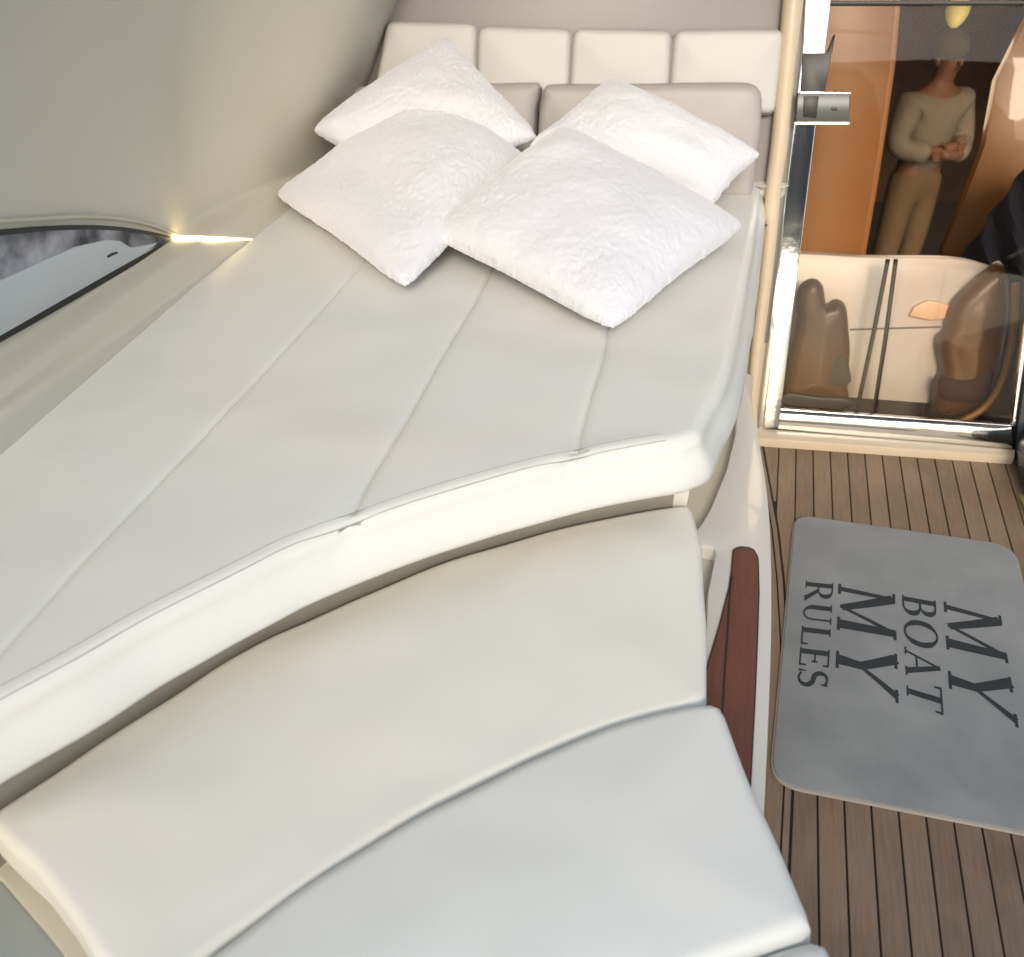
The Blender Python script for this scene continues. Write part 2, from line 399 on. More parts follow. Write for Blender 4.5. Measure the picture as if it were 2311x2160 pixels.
n0 = len(v); v += [(-1.6, -5, -.004), (2.6, -5, -.004), (2.6, 3.2, -.004), (-1.6, 3.2, -.004)]; pr += [0]*4; f.append((n0, n0+1, n0+2, n0+3)); fm.append(1)
n0 = len(v); v += [(-1.6, -5, -.25), (2.6, -5, -.25), (2.6, 3.2, -.25), (-1.6, 3.2, -.25)]; pr += [0]*4
f += [(n0-4, n0-3, n0+1, n0), (n0-3, n0-2, n0+2, n0+1), (n0-2, n0-1, n0+3, n0+2), (n0-1, n0-4, n0, n0+3)]; fm += [2]*4
deck = mesh('deck', v, f, None, None, False, [M['teak'], M['caulk'], M['gel']], fm)
# recalc may flip the open strips: make every plank face look up
bm = bmesh.new(); bm.from_mesh(deck.data)
for fc in bm.faces:
    if fc.normal.z < -.3 : fc.normal_flip()
bm.to_mesh(deck.data); bm.free()
at = deck.data.attributes.new('plank', 'FLOAT', 'POINT')
for i, x in enumerate(pr): at.data[i].value = x
tag(deck, kind='structure')

# ------------------------------------------------------------------ sun pad
ZP = .75
ZF = .685
front = [Vector((*P(x, y, ZF)[:2], ZP)) for x, y in ((-420, 1965), (-200, 1850), (0, 1734), (226, 1602), (385, 1503), (600, 1386), (700, 1333), (850, 1272), (1000, 1219), (1150, 1172), (1300, 1132), (1450, 1101), (1560, 1083))]
frontc = [Vector(p[:2]) for p in catmull(front, 6)]
right = [Vector((*P(x, y, .72)[:2], ZP)) for x, y in ((1662, 920), (1700, 755), (1722, 580), (1738, 430))]
rightc = [Vector(p[:2]) for p in catmull([front[-1]+(right[0]-front[-1])*.12]+right, 4)][1:]
fr_corner = Vector(P(1606, 1062, ZF)[:2])
rearR = Vector(bw(-.02, .785, 0)[:2]); rearL = Vector((-.56, 2.83))
leftN = Vector((WA+WD*-.85)[:2]); leftN -= Vector(WN[:2])*.06; leftF = Vector((WA+WD*1.58-WN*.06)[:2])
outl = frontc[:-1]+round_poly([frontc[-2], fr_corner, rightc[2]], [0, .05, 0])[1:-1]+rightc[2:]+[rearR, rearL, leftF, leftN]
seamA = [P(x, y, ZP) for x, y in ((1175, 480), (1087, 651), (1000, 800), (907, 965), (850, 1055), (815, 1120), (795, 1165), (786, 1195))]+[Vector((*P(757, 1290, ZF)[:2], ZP))]
seamB = [P(x, y, ZP) for x, y in ((1390, 560), (1366, 779), (1335, 890), (1312, 975), (1304, 1020))]+[Vector((*P(1270, 1130, ZF)[:2], ZP))]
seamC = [P(x, y, ZP) for x, y in ((905, 490), (790, 628), (523, 918), (270, 1180), (0, 1476), (-150, 1640), (-160, 1660))]
pad = thing('sun_pad', P(1000, 1250, .6), 'large ivory quilted sun pad with a curved front edge, carrying four white pillows', 'sun pad')
off1 = inset([Vector(p) for p in frontc], .012) if False else None
def offs(path, d):
    out = []
    for i, p in enumerate(path):
        t = (path[min(i+1, len(path)-1)]-path[max(i-1, 0)]).normalized(); out.append(p+Vector((-t.y, t.x))*d)
    return out
st1 = offs(frontc[2:-4], .034); st2 = offs(frontc[2:-4], .050)
pc = cushion('cushion', outl, M['vinyl'], pad, ZP, .10, .030, rx=.026, rb=.016, slope=.026,
        seams=[(catmull(seamA, 5), .008, .0030, .0028), (catmull(seamB, 5), .007, .0030, .0028), (catmull(seamC, 5), .0045, .0026, .001)], crown=.003, wob=.003)
def stitch(path, z, nm='stitching', par=None, r_=.0008):
    """one continuous sewn thread line lying on the cushion"""
    q = resample([Vector(p) for p in path], .009, False); zs = [z(p) for p in q]; K = 5
    vv, ff = [], []
    for i, p in enumerate(q):
        zz = sorted(zs[max(0, i-K):i+K+1]); zz = max(sum(zz)/len(zz), zs[i])
        t = (q[min(i+1, len(q)-1)]-q[max(i-1, 0)]).normalized(); n_ = Vector((-t.y, t.x))*r_
        vv += [(p.x-n_.x, p.y-n_.y, zz-.001), (p.x, p.y, zz+.0008), (p.x+n_.x, p.y+n_.y, zz-.001)]
        if i:
            for k in range(2): ff.append((i*3-3+k, i*3-2+k, i*3+1+k, i*3+k))
    return mesh(nm, vv, ff, M['stitch'], par)
tree_bvh = None
from mathutils.bvhtree import BVHTree
bvh = BVHTree.FromPolygons([tuple(Vector(q.co)+pad.location) for q in pc.data.vertices], [tuple(p.vertices) for p in pc.data.polygons])
def padz(p):
    h_ = bvh.ray_cast(Vector((p.x, p.y, 1.2)), Vector((0, 0, -1)))
    return h_[0].z if h_[0] else ZP
st1 = offs(frontc[2:-3], .058); st2 = offs(frontc[2:-3], .040)
stitch(st1, padz, par=pad); stitch(st2, padz, par=pad)

# moulded base under the pad (recessed)
bfront = [Vector(P(x, y, .5)[:2]) for x, y in ((-200, 1970), (-60, 1845), (0, 1800), (226, 1652), (385, 1550), (600, 1421), (700, 1378), (850, 1311), (1000, 1250), (1150, 1205), (1300, 1166), (1450, 1137), (1520, 1127))]
brc = Vector(P(1553, 1135, .5)[:2]); b_r2 = Vector((.60, 2.35))
ob = thing('pad_locker', (0, 1.6, 0), 'cream moulded locker base recessed under the sun pad', 'boat locker')
bout = [Vector((-1.15, .72))]+bfront+[brc, b_r2, Vector((.60, 2.42)), Vector((-.60, 2.60)), Vector((-1.0, 1.3))]
prism('kick_panel', [p for p in bfront if p.x < .335]+[p+Vector((-.02, .03)) for p in reversed([p for p in bfront if p.x < .335])], .38, .650, M['tan'], ob)  # dark strip painting the shade below the pad's front edge
prism('locker_body', resample([p+Vector((0, .006)) for p in bout], .015), 0.0, .652, M['gel'], ob, bev=.008)

# ------------------------------------------------------------------ bench cushions
ZM = .50
mfar = catmull([P(x, y, ZM) for x, y in ((0, 1812), (226, 1664), (385, 1562), (480, 1500), (600, 1433), (700, 1390), (850, 1323), (1000, 1262), (1150, 1216), (1300, 1177), (1450, 1147), (1530, 1135))], 5)
mnear = catmull([P(x, y, ZM) for x, y in ((1560, 1592), (1300, 1668), (1000, 1808), (700, 1995), (430, 2185), (330, 2290))], 5)
mo = [Vector(p[:2]) for p in mfar]+round_poly([mfar[-2], P(1562, 1133, ZM), P(1588, 1230, ZM)], [0, .05, 0])[1:-1]+[Vector(P(1588, 1230, ZM)[:2]), Vector(P(1596, 1400, ZM)[:2])]+\
     round_poly([P(1596, 1400, ZM), P(1597, 1585, ZM), mnear[2]], [0, .05, 0])[1:-1]+[Vector(p[:2]) for p in mnear[2:]]+[Vector(P(x, y, ZM)[:2]) for x, y in ((215, 2160), (150, 2060), (75, 1965))]+round_poly([P(75, 1965, ZM), P(-45, 1850, ZM), P(0, 1812, ZM)], [0, .04, 0])[1:-1]
cb = thing('bench_cushion', P(800, 1600, .38), 'long curved cream bench cushion between the sun pad and the nearest seat cushion', 'cushion')
cushion('cushion', mo, M['vinyl_warm'], cb, ZM, .12, .020, crown=.010, wob=.004, seed=3)
ZB = .515
bfar = catmull([P(x, y, ZB) for x, y in ((330, 2270), (450, 2160), (700, 1975), (1000, 1797), (1300, 1655), (1450, 1606), (1560, 1578))], 5)
bo = [Vector(p[:2]) for p in bfar]+round_poly([bfar[-2], P(1632, 1572, ZB), P(1660, 1660, ZB)], [0, .034, 0])[1:-1]+[Vector(P(x, y, ZB)[:2]) for x, y in ((1715, 1792), (1770, 1910), (1815, 2020))]+\
     round_poly([P(1815, 2020, ZB), P(1847, 2094, ZB), P(1780, 2112, ZB)], [0, .036, 0])[1:-1]+[Vector(P(x, y, ZB)[:2]) for x, y in ((1700, 2142), (1500, 2215), (1200, 2360), (900, 2560), (300, 2560))]
cc = thing('bench_cushion', P(1300, 1900, .41), 'nearest wide pearl white seat cushion whose corner overhangs the teak inlay', 'cushion')
cushion('cushion', bo, M['vinyl_cool'], cc, ZB, .12, .025, crown=.010, wob=.004, seed=6)
cd = thing('bench_cushion', P(1800, 2200, .40), 'small sliver of a pearl white cushion at the bottom edge, below the nearest seat cushion', 'cushion')
ZD = .508
do = [Vector(P(x, y, ZD)[:2]) for x, y in ((1500, 2226), (1700, 2152), (1790, 2122))]+round_poly([P(1790, 2122, ZD), P(1862, 2106, ZD), P(1890, 2160, ZD)], [0, .02, 0])[1:-1]+[Vector(P(x, y, ZD)[:2]) for x, y in ((1890, 2160), (1960, 2300), (1500, 2500), (1200, 2400))]
cushion('cushion', do, M['vinyl_cool'], cd, ZD, .12, .03, crown=.006, wob=.003, seed=9)
# bench body under the cushions and the footwell at the left
body = [Vector(P(x, y, .38)[:2]) for x, y in ((130, 1950), (1000, 1330), (1540, 1180), (1575, 1260), (1580, 1480), (1560, 1600), (1700, 1860), (1860, 2180), (1960, 2420), (500, 2560), (300, 2300))]
sb = thing('seat_locker', (.1, .8, 0), 'cream moulded seat locker under the curved cushions', 'boat locker')
prism('bench_body', body, 0, .377, M['gel'], sb, bev=.01)
st = thing('bench_step', (-.6, .6, 0), 'tan moulded step edge left of the curved bench cushion', 'step')
prism('step_body', [Vector(P(x, y, .372)[:2]) for x, y in ((-300, 1650), (400, 1750), (700, 2300), (460, 2560), (149, 2160), (104, 2102), (0, 1980), (-300, 1700))], 0, .372, M['tan2'], st, bev=.004)
fo = thing('footwell_cushion', (-.7, .5, 0), 'grey green floor cushion at the bottom left corner', 'cushion')
cushion('cushion', [Vector(P(x, y, .355)[:2]) for x, y in ((-600, 1700), (-300, 1720), (20, 1985), (150, 2130), (500, 2560), (-600, 2560))], M['teal'], fo, .355, .18, .015, seed=4)

# ------------------------------------------------------------------ side coaming with teak inlay
ZC = .38
cr = catmull([P(x, y, ZC) for x, y in ((1660, 700), (1672, 760), (1680, 845), (1695, 905), (1710, 975), (1729, 1090), (1739, 1200), (1742, 1330), (1741, 1450), (1736, 1600), (1727, 1800), (1716, 2000), (1700, 2300))], 4)
cl_ = [P(x, y, ZC) for x, y in ((1500, 2300), (1520, 1900), (1585, 1700), (1592, 1500), (1597, 1340), (1607, 1290), (1616, 1250), (1612, 1238), (1600, 1233), (1570, 1228), (1560, 1210), (1585, 1180), (1603, 1150), (1640, 1060), (1661, 974), (1664, 900), (1650, 800), (1630, 700))]
co = thing('coaming', (.5, 1.3, 0), 'white moulded side coaming with a red brown teak inlay beside the deck', 'coaming')
ring = [Vector(p[:2]) for p in cr]+[Vector(p[:2]) for p in cl_]
prism('coaming_body', resample(ring, .008), 0.0, ZC, M['gel'], co, bev=.004, smooth=True)
# lower well between pad and coaming, cushion's shade put into its darker gelcoat
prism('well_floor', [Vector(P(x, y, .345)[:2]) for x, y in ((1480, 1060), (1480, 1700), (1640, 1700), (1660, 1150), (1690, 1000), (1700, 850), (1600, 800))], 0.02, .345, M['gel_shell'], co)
inl = [P(x, y, ZC) for x, y in ((1653, 1262), (1655, 1245), (1664, 1238), (1684, 1237), (1700, 1243), (1710, 1262), (1712, 1340), (1708, 1460), (1702, 1600), (1695, 1730), (1680, 2000), (1520, 2000), (1545, 1760), (1578, 1580), (1597, 1503), (1623, 1416), (1645, 1330), (1651, 1290))]
inl = [Vector(p[:2]) for p in inl]
rim = prism('teak_inlay', resample(inl, .012), ZC-.002, ZC+.004, M['teak_red'], co, bev=.0015)
at = rim.data.attributes.new('plank', 'FLOAT', 'POINT')
tube('chrome_fitting', catmull([P(1681, 800, .43), P(1668, 860, .42), P(1655, 905, .41), P(1648, 935, .385)], 4), [.004+.004*min(1, i/6) for i in range(13)], M['steel'], co)
def flat_strip(name, path, wid, z, m, par, h=.0012):
    path = [Vector(p[:2]) for p in path]; a = offs(path, wid/2); b = offs(path, -wid/2)
    vv = [(p.x, p.y, z+h) for p in a]+[(p.x, p.y, z+h) for p in b]+[(p.x, p.y, z) for p in a]+[(p.x, p.y, z) for p in b]; n = len(a)
    ff = []
    for i in range(n-1): ff += [(i, i+1, n+i+1, n+i), (2*n+i, 2*n+i+1, i+1, i), (n+i, n+i+1, 3*n+i+1, 3*n+i)]
    return mesh(name, vv, ff, m, par, False)
flat_strip('caulk_line', catmull([P(x, y, ZC) for x, y in ((1651, 1305), (1646, 1345), (1641, 1430), (1636, 1500), (1630, 1600), (1620, 1750))], 4), .004, ZC+.0035, M['caulk'], co)
flat_strip('rim_seam', resample(inl+[inl[0]], .012, False), .003, ZC+.003, M['caulk'], co, .0008)

# ------------------------------------------------------------------ side wall with its pointed window
def k_taper(s): return max(0, 1-s/1.02)
def smooth01(t): t = max(0, min(1, t)); return t*t*(3-2*t)
sv = list(np.arange(-1.3, 1.95, .025)); prof = []
def wall_prof(s):
    k = k_taper(s); rr = smooth01((s-.90)/.62)
    rows = [(0, .55), (0, .74), (.002, .75+.054*k), (.006, .752+.059*k), (.014, .757+.058*k), (.036, .800+.008*k), (.045, .815+.006*k), (.049, .819+.006*k), (.056, .822+.005*k), (.090, .834+.002*k), (.100, .845), (.102, .86), (.102, .95), (.102, 1.0), (.102, 1.06), (.102, 1.12), (.097, 1.18), (.087, 1.25), (.07, 1.33), (.03, 1.45), (-.02, 1.58), (-.08, 1.72), (-.16, 1.9), (-.26, 2.1)]
    out = []; fz_ = 1-.30*min(1, max(0, s)/.85)
    rows = [(o_, z if not .75 < z < .95 else (.75+(z-.75)*fz_ if z < .85 else z)) for o_, z in rows]
    for o_, z in rows:
        fill = .035*smooth01((s-.75)/.4)*math.exp(-((z-.75)/.05)**2)      # soft fillet toward the rear
        inw = rr*max(0, min(z, 1.0)-.74)*.42+smooth01((s-.1)/1.45)*max(0, z-1.0)*.42
        out.append((o_*(1-rr)-inw-fill*.4, z))
    return out
v = []; f = []; nr = len(wall_prof(0))
for s in sv:
    for o_, z in wall_prof(s): q = WA+WD*s-WN*o_; v.append((q.x, q.y, z))
for i in range(len(sv)-1):
    for k in range(nr-1): f.append((i*nr+k, (i+1)*nr+k, (i+1)*nr+k+1, i*nr+k+1))
nf = len(v)
for s in sv:
    for (o_, z) in wall_prof(s): q = WA+WD*s-WN*(max(o_, 0)+.15); v.append((q.x, q.y, z))
for i in range(len(sv)-1):
    for k in range(nr-1): f.append((nf+i*nr+k, nf+i*nr+k+1, nf+(i+1)*nr+k+1, nf+(i+1)*nr+k))
    f.append((i*nr+nr-1, (i+1)*nr+nr-1, nf+(i+1)*nr+nr-1, nf+i*nr+nr-1))
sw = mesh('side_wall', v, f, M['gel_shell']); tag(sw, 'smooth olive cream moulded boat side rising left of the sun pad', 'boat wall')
sub = sw.modifiers.new('s', 'SUBSURF'); sub.levels = 1; sub.render_levels = 1
win = thing('window', WA+Vector((0, 0, .1)), 'pointed dark boat window with black gasket in the left side wall', 'window')
OW = -.10
def wpoly(pts): return [wl(W(x, y, OW)) for x, y in pts]
upper = [(-500, 560), (-250, 535), (0, 518), (90, 511), (188, 508), (260, 511), (330, 521), (384, 533)]
lower = [(384, 552), (330, 583), (250, 628), (100, 715), (0, 771), (-250, 910), (-500, 1050)]
wf = lambda x, y, z: WA+WD*x+Vector((0, 0, 1))*y+WN*(OW+z)
cu = catmull([(a, b, 0) for a, b in upper], 5); clw = catmull([(a, b, 0) for a, b in lower], 5)
goutl = wpoly([(p.x, p.y) for p in cu+clw]); goutl = resample(goutl, .02)
prism('gasket', goutl, -.02, .006, M['black'], win, frame=wf, bev=.003)
pane_px = [(-480, 585), (-250, 552), (0, 531), (90, 521), (188, 517), (260, 520), (330, 530), (372, 541), (330, 566), (250, 610), (100, 695), (0, 752), (-250, 890), (-480, 1010)]
pn = prism('pane', resample(wpoly(pane_px), .02), -.01, .0075, M['tint'], win, frame=wf)
sill_px = [(-480, 820), (-200, 705), (0, 627), (80, 590), (160, 556), (232, 540), (262, 543), (285, 558), (325, 552), (352, 545), (330, 565), (250, 609), (100, 694), (0, 751), (-250, 889), (-480, 1009)]
M['sillp'] = mat('grey_white_panel', (.50, .53, .53), .4, vary=(6, (.46, .50, .50), .8))
sp_ = prism('sill_panel', resample(wpoly(sill_px), .012), .0, .012, M['sillp'], win, frame=wf, bev=.003)
slot = wpoly([(229, 577), (240, 570), (252, 567), (253, 571), (242, 575), (231, 581)])
prism('drain_slot', slot, .008, .0135, M['black'], win, frame=wf)
# soft rim above the window
rimpts = [W(x, y, OW+.006) for x, y in ((-480, 540), (-200, 508), (0, 499), (100, 493), (188, 489), (270, 494), (340, 508), (392, 527))]
rm = tube('rim_moulding', catmull(rimpts, 6), .007, M['gel_shell'], win, flat=.6)
# sun streak at the window's tip, made as an emissive strip; no lamp there
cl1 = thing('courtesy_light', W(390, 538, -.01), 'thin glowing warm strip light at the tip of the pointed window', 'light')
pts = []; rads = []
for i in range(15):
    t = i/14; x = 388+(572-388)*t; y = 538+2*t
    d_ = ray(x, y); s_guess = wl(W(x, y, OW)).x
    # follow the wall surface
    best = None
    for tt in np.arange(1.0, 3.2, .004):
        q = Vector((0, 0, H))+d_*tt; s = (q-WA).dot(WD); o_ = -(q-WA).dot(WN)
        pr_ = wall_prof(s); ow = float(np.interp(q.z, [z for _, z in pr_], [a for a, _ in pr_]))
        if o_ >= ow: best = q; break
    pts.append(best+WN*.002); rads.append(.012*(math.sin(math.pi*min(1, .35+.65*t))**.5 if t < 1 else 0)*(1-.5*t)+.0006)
tube('lens', pts, rads, M['glow'], cl1, n=10, flat=.55)  # glowing tube shaped as the sun streak

# ------------------------------------------------------------------ bulkhead, headboard, bolster
bk = thing('bulkhead', BA+BD*-.5, 'raked cream cabin bulkhead behind the headboard', 'bulkhead')
p_r = bl(B(1772, 130, 0)).x
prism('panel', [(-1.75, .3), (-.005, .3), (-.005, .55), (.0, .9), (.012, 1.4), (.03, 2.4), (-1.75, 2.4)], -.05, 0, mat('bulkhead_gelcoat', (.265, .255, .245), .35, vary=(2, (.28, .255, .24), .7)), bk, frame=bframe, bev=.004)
px = [(1806, -120, 34), (1790, 0, 36), (1780, 100, 34), (1768, 230, 32), (1758, 330, 32), (1746, 420, 30), (1738, 520, 28), (1726, 640, 26), (1712, 760, 24), (1702, 860, 22), (1700, 930, 16), (1706, 985, 8)]
tp_ = catmull([B(a, b, .03) for a, b, c in px], 5)
rr_ = [float(np.interp(i/(len(tp_)-1), [k/(len(px)-1) for k in range(len(px))], [c*.5/700*1.0 for a, b, c in px])) for i in range(len(tp_))]
tube('edge_trim', tp_, [r_*1.05 for r_ in rr_], M['gel_trim'], bk, n=20)
rs = []
for (a, b, r_) in ((1770, 240, .005), (1763, 247, .004), (1772, 233, .003), (1761, 256, .003)):
    c_ = B(a, b, .047); pts = [c_+BU*-.006, c_, c_+BU*.006]; tube('rust_spot', pts, [r_*.5, r_, r_*.5], M['rust'], bk, n=8)
# flat side frame right of the bolster
fr_px = [(1738, 185), (1766, 70), (1775, 60), (1757, 330), (1740, 440), (1728, 440), (1731, 300)]
bprism0 = lambda pts: [Vector(bl(B(a, b, 0))[:2]) for a, b in pts]
prism('corner_post', bprism0([(1690, 500), (1768, 500), (1752, 700), (1724, 975), (1700, 1000), (1670, 900), (1670, 700)]), -.05, -.006, M['gel_trim'], bk, frame=bframe)
hb = thing('headboard', BA+BD*-.5+BU*.9, 'cream tufted headboard of four square cushions along the bulkhead', 'headboard')
cols = [((872, 48), (1076, 54), (1070, 190), (836, 190)), ((1080, 60), (1290, 66), (1282, 192), (1073, 190)), ((1295, 64), (1517, 68), (1510, 194), (1285, 192)), ((1522, 68), (1772, 66), (1758, 196), (1512, 194))]
for c in cols:
    q = [Vector(bl(B(a, b, .05))[:2]) for a, b in c]
    dn = [q[3], q[2]]
    q[2] = q[2]-Vector((0, .07)); q[3] = q[3]-Vector((0, .07))
    cushion('back_cushion', round_poly(q, [.026, .026, .022, .022]), M['headboard'], hb, .055, .055, .018, crown=.009, frame=bframe, wob=.003, step=.014, seed=c[0][0]*.01)
bs = thing('bolster', BA+BD*-.5+BU*.75, 'greyer padded bolster with a curved seam below the cream headboard, behind the pillows', 'bolster')
OB = .13
def bq(l): return [Vector(bl(B(a, b, OB))[:2]) for a, b in l]
bz0 = .745/math.cos(LEAN)-.04
q1 = bq([(770, 196), (1218, 186)]); sm = bq([(1236, 186), (1220, 215), (1212, 250), (1210, 300)]); 
L1 = [q1[0]-Vector((.02, 0)), q1[1]]+[Vector((p.x-.006, p.y)) for p in sm[1:]]+[Vector((sm[-1].x-.006, bz0)), Vector((q1[0].x-.08, bz0))]
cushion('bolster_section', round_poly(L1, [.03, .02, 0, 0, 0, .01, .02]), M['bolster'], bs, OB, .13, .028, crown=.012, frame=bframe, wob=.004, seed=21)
q2 = bq([(1238, 192), (1500, 188), (1722, 188), (1718, 300)])
L2 = [Vector((sm[1].x+.004, q2[0].y))]+q2[1:]+[Vector((q2[-1].x, bz0)), Vector((sm[-1].x+.004, bz0))]+[Vector((p.x+.004, p.y)) for p in reversed(sm[1:])]
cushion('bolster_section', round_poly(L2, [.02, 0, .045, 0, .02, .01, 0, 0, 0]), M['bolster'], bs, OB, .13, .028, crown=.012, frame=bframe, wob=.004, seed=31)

# ------------------------------------------------------------------ pillows
def smooth_(t): t = max(0, min(1, t)); return t*t*(3-2*t)
def pillow(corners, T, label, seed, drop=None):
    """corners: (src x, src y, z) left, near, right, far"""
    c = [P(*q) for q in corners]; n = 170
    ctr = sum(c, Vector())/4
    nv = ((c[2]-c[0]).cross(c[3]-c[1])).normalized()
    if nv.z < 0: nv = -nv
    t = thing('pillow', Vector((ctr.x, ctr.y, ZP)), label, 'pillow', 'white fleece pillows on the sun pad')
    vv, ff = [], []
    def pt(u, w_, side):
        a, b = u, w_
        pu = u*(1-.085*(1-w_*w_)**1.0*abs(u)**3); pw = w_*(1-.085*(1-u*u)*abs(w_)**3)
        kc = 1.03-.075*(u*w_)**4; pu *= kc; pw *= kc; s, q = (pu+1)/2, (pw+1)/2
        m = c[0]*(1-s)*(1-q)+c[1]*s*(1-q)+c[2]*s*q+c[3]*(1-s)*q
        e = max(0, (1-u*u)*(1-w_*w_)); h_ = T*(e**.42)
        h_ *= 1+.10*noise.noise(Vector((u*1.3+seed, w_*1.3, seed)))
        fz = noise.fractal(Vector((m.x*38+seed, m.y*38, m.z*38)), .8, 2.1, 4)
        fz2 = noise.noise(Vector((m.x*150+3*fz, m.y*110+seed, m.z*110)))
        bigw = .010*noise.noise(Vector((u*2.2, w_*2.2, seed*3)))
        edge = min(1, e*6)
        wx = m.x*150+2.2*noise.noise(Vector((m.x*16, m.y*16, seed))); wy = m.y*80+2.2*noise.noise(Vector((m.x*16+9, m.y*16, seed)))
        rip = noise.noise(Vector((wx, wy, m.z*60+seed)))
        msk = .45+.9*smooth_(noise.noise(Vector((m.x*5+seed, m.y*5, seed)))*1.2+.5)
        dsp = (.0015*rip*msk+.0012*fz+.0009*fz2)*(.35+.65*edge)+bigw*edge
        out = m+nv*(side*(h_ if side > 0 else h_*.55)+dsp*side)
        if e < .02: out += (out-ctr).normalized()*(.003*fz2+.003*fz)
        zf = ZP+.009+max(0, .0)
        if out.z < zf: out.z = zf+.001*fz2
        return out
    for side in (1, -1):
        s0 = len(vv)
        for i in range(n+1):
            for j in range(n+1):
                u = math.sin(math.pi/2*(-1+2*i/n)); w_ = math.sin(math.pi/2*(-1+2*j/n))
                u = .5*u+.5*(-1+2*i/n); w_ = .5*w_+.5*(-1+2*j/n)
                vv.append(pt(u, w_, side))
        for i in range(n):
            for j in range(n):
                a = s0+i*(n+1)+j; q = (a, a+1, a+n+2, a+n+1); ff.append(q if side < 0 else q[::-1])
    o = mesh('cover', vv, ff, M['wool'], t)
    bm = bmesh.new(); bm.from_mesh(o.data); bmesh.ops.remove_doubles(bm, verts=bm.verts, dist=.0004); bmesh.ops.recalc_face_normals(bm, faces=bm.faces); bm.to_mesh(o.data); bm.free()
    for p in o.data.polygons: p.use_smooth = True
    return t
pillow([(696, 295, .93), (1190, 335, .90), (1240, 318, .98), (1010, 70, 1.17)][0:1]+[(905, 430, .84), (1225, 312, .94), (1010, 78, 1.12)], .075, 'white fleece pillow furthest back on the left, leaning on the headboard', 1.3)
pillow([(1180, 330, .93), (1610, 470, .80), (1722, 350, .90), (1375, 172, 1.05)], .07, 'white fleece pillow at the back right, leaning on the greyer bolster', 2.7)
pillow([(612, 442, .79), (915, 660, .785), (1205, 365, .90), (985, 205, 1.02)], .08, 'white fleece pillow at the front left, overlapped by the largest front pillow', 4.1)
pillow([(955, 528, .83), (1385, 752, .79), (1690, 512, .83), (1265, 280, 1.00)], .085, 'largest white fleece pillow at the front, lying across the seam of the pad', 5.9)

# ------------------------------------------------------------------ sliding door
dr = thing('sliding_door', BA+BD*.4, 'raked glass sliding door in a polished steel frame with a lock', 'door')
def bprism(name, pts, z0, z1, m, par, off=0, bev=.002):
    q = [Vector(bl(B(a, b, off))[:2]) for a, b in pts]
    return prism(name, q, z0, z1, m, par, frame=bframe, bev=bev)
bprism('stile', [(1820, -60), (1877, -60), (1872, 17), (1803, 583), (1757, 962), (1709, 966), (1757, 572), (1812, 100)], -.005, .02, M['steel'], dr, .01)
bprism('bottom_rail', [(1759, 921), (2280, 958), (2282, 1015), (1755, 966)], -.005, .019, M['steel'], dr, .01)
bprism('top_rail', [(1868, 2), (2330, 2), (2330, 12), (1868, 12)], -.005, .016, M['black'], dr, .01)
bprism('stile', [(2311, 740), (2282, 960), (2290, 960), (2322, 740), (2420, 100), (2412, 100)], -.005, .018, M['steel'], dr, .01, bev=.001)
bprism('pane', [(1865, -200), (2430, -200), (2410, 100), (2311, 740), (2281, 962), (1756, 930), (1803, 583), (1862, 100)], -.003, .003, M['glass'], dr, 0, bev=0)
lk = bprism('lock', [(1800, 210), (1918, 212), (1916, 279), (1794, 279)], .02, .045, M['steel_dark'], dr, .04, bev=.004)
bprism('lock_edge', [(1794, 276), (1916, 276), (1915, 282), (1793, 282)], .02, .050, M['steel'], lk, .045, bev=.001)
bprism('lock_edge', [(1806, 207), (1919, 209), (1919, 213), (1806, 212)], .02, .048, M['steel'], lk, .045, bev=.001)
bprism('lock_slot', [(1814, 217), (1848, 217), (1842, 266), (1812, 264)], .04, .0475, M['black'], lk, .045, bev=.001)
bprism('key_hole', [(1876, 242), (1890, 242), (1889, 250), (1876, 249)], .04, .047, M['black'], lk, .045, bev=.0005)
bprism('gasket', [(1811, 120), (1868, 120), (1884, 78), (1884, 80), (1862, 205), (1806, 207)], .0, .0215, M['black'], dr, .02, bev=.001)  # black block standing in for a dark reflection in the steel stile
tr = thing('threshold', BA+BD*.4, 'narrow cream sill along the bottom of the glass door', 'threshold')
q = [Vector(P(x, y, .03)[:2]) for x, y in ((1700, 964), (2290, 1014), (2290, 1030), (1712, 989))]
prism('sill', q, 0, .03, M['gel_trim'], tr, bev=.004)
jb = thing('door_jamb', BA+BD*.9, 'dark teal panel right of the glass door', 'door jamb')
bprism('jamb_panel', [(2324, 738), (2292, 960), (2287, 1016), (2290, 1110), (2311, 1150), (2700, 1180), (2800, 100), (2424, 100)], -.04, .03, M['navy'], jb, .01, bev=.002)
bg_ = thing('deck_bag', P(2330, 1120, 0), 'dark navy bag with lime trim at the right edge beside the door', 'bag')
bq_ = [Vector(P(x, y, .0)[:2]) for x, y in ((2284, 1025), (2290, 1085), (2330, 1160), (2480, 1180), (2480, 1040), (2330, 1020))]
cushion('bag_body', bq_, M['navy'], bg_, .12, .118, .03, seed=5)
flat_strip('lime_edge', [P(x, y, .004) for x, y in ((2310, 1125), (2335, 1180), (2490, 1215))], .035, .004, M['lime'], bg_, .012)

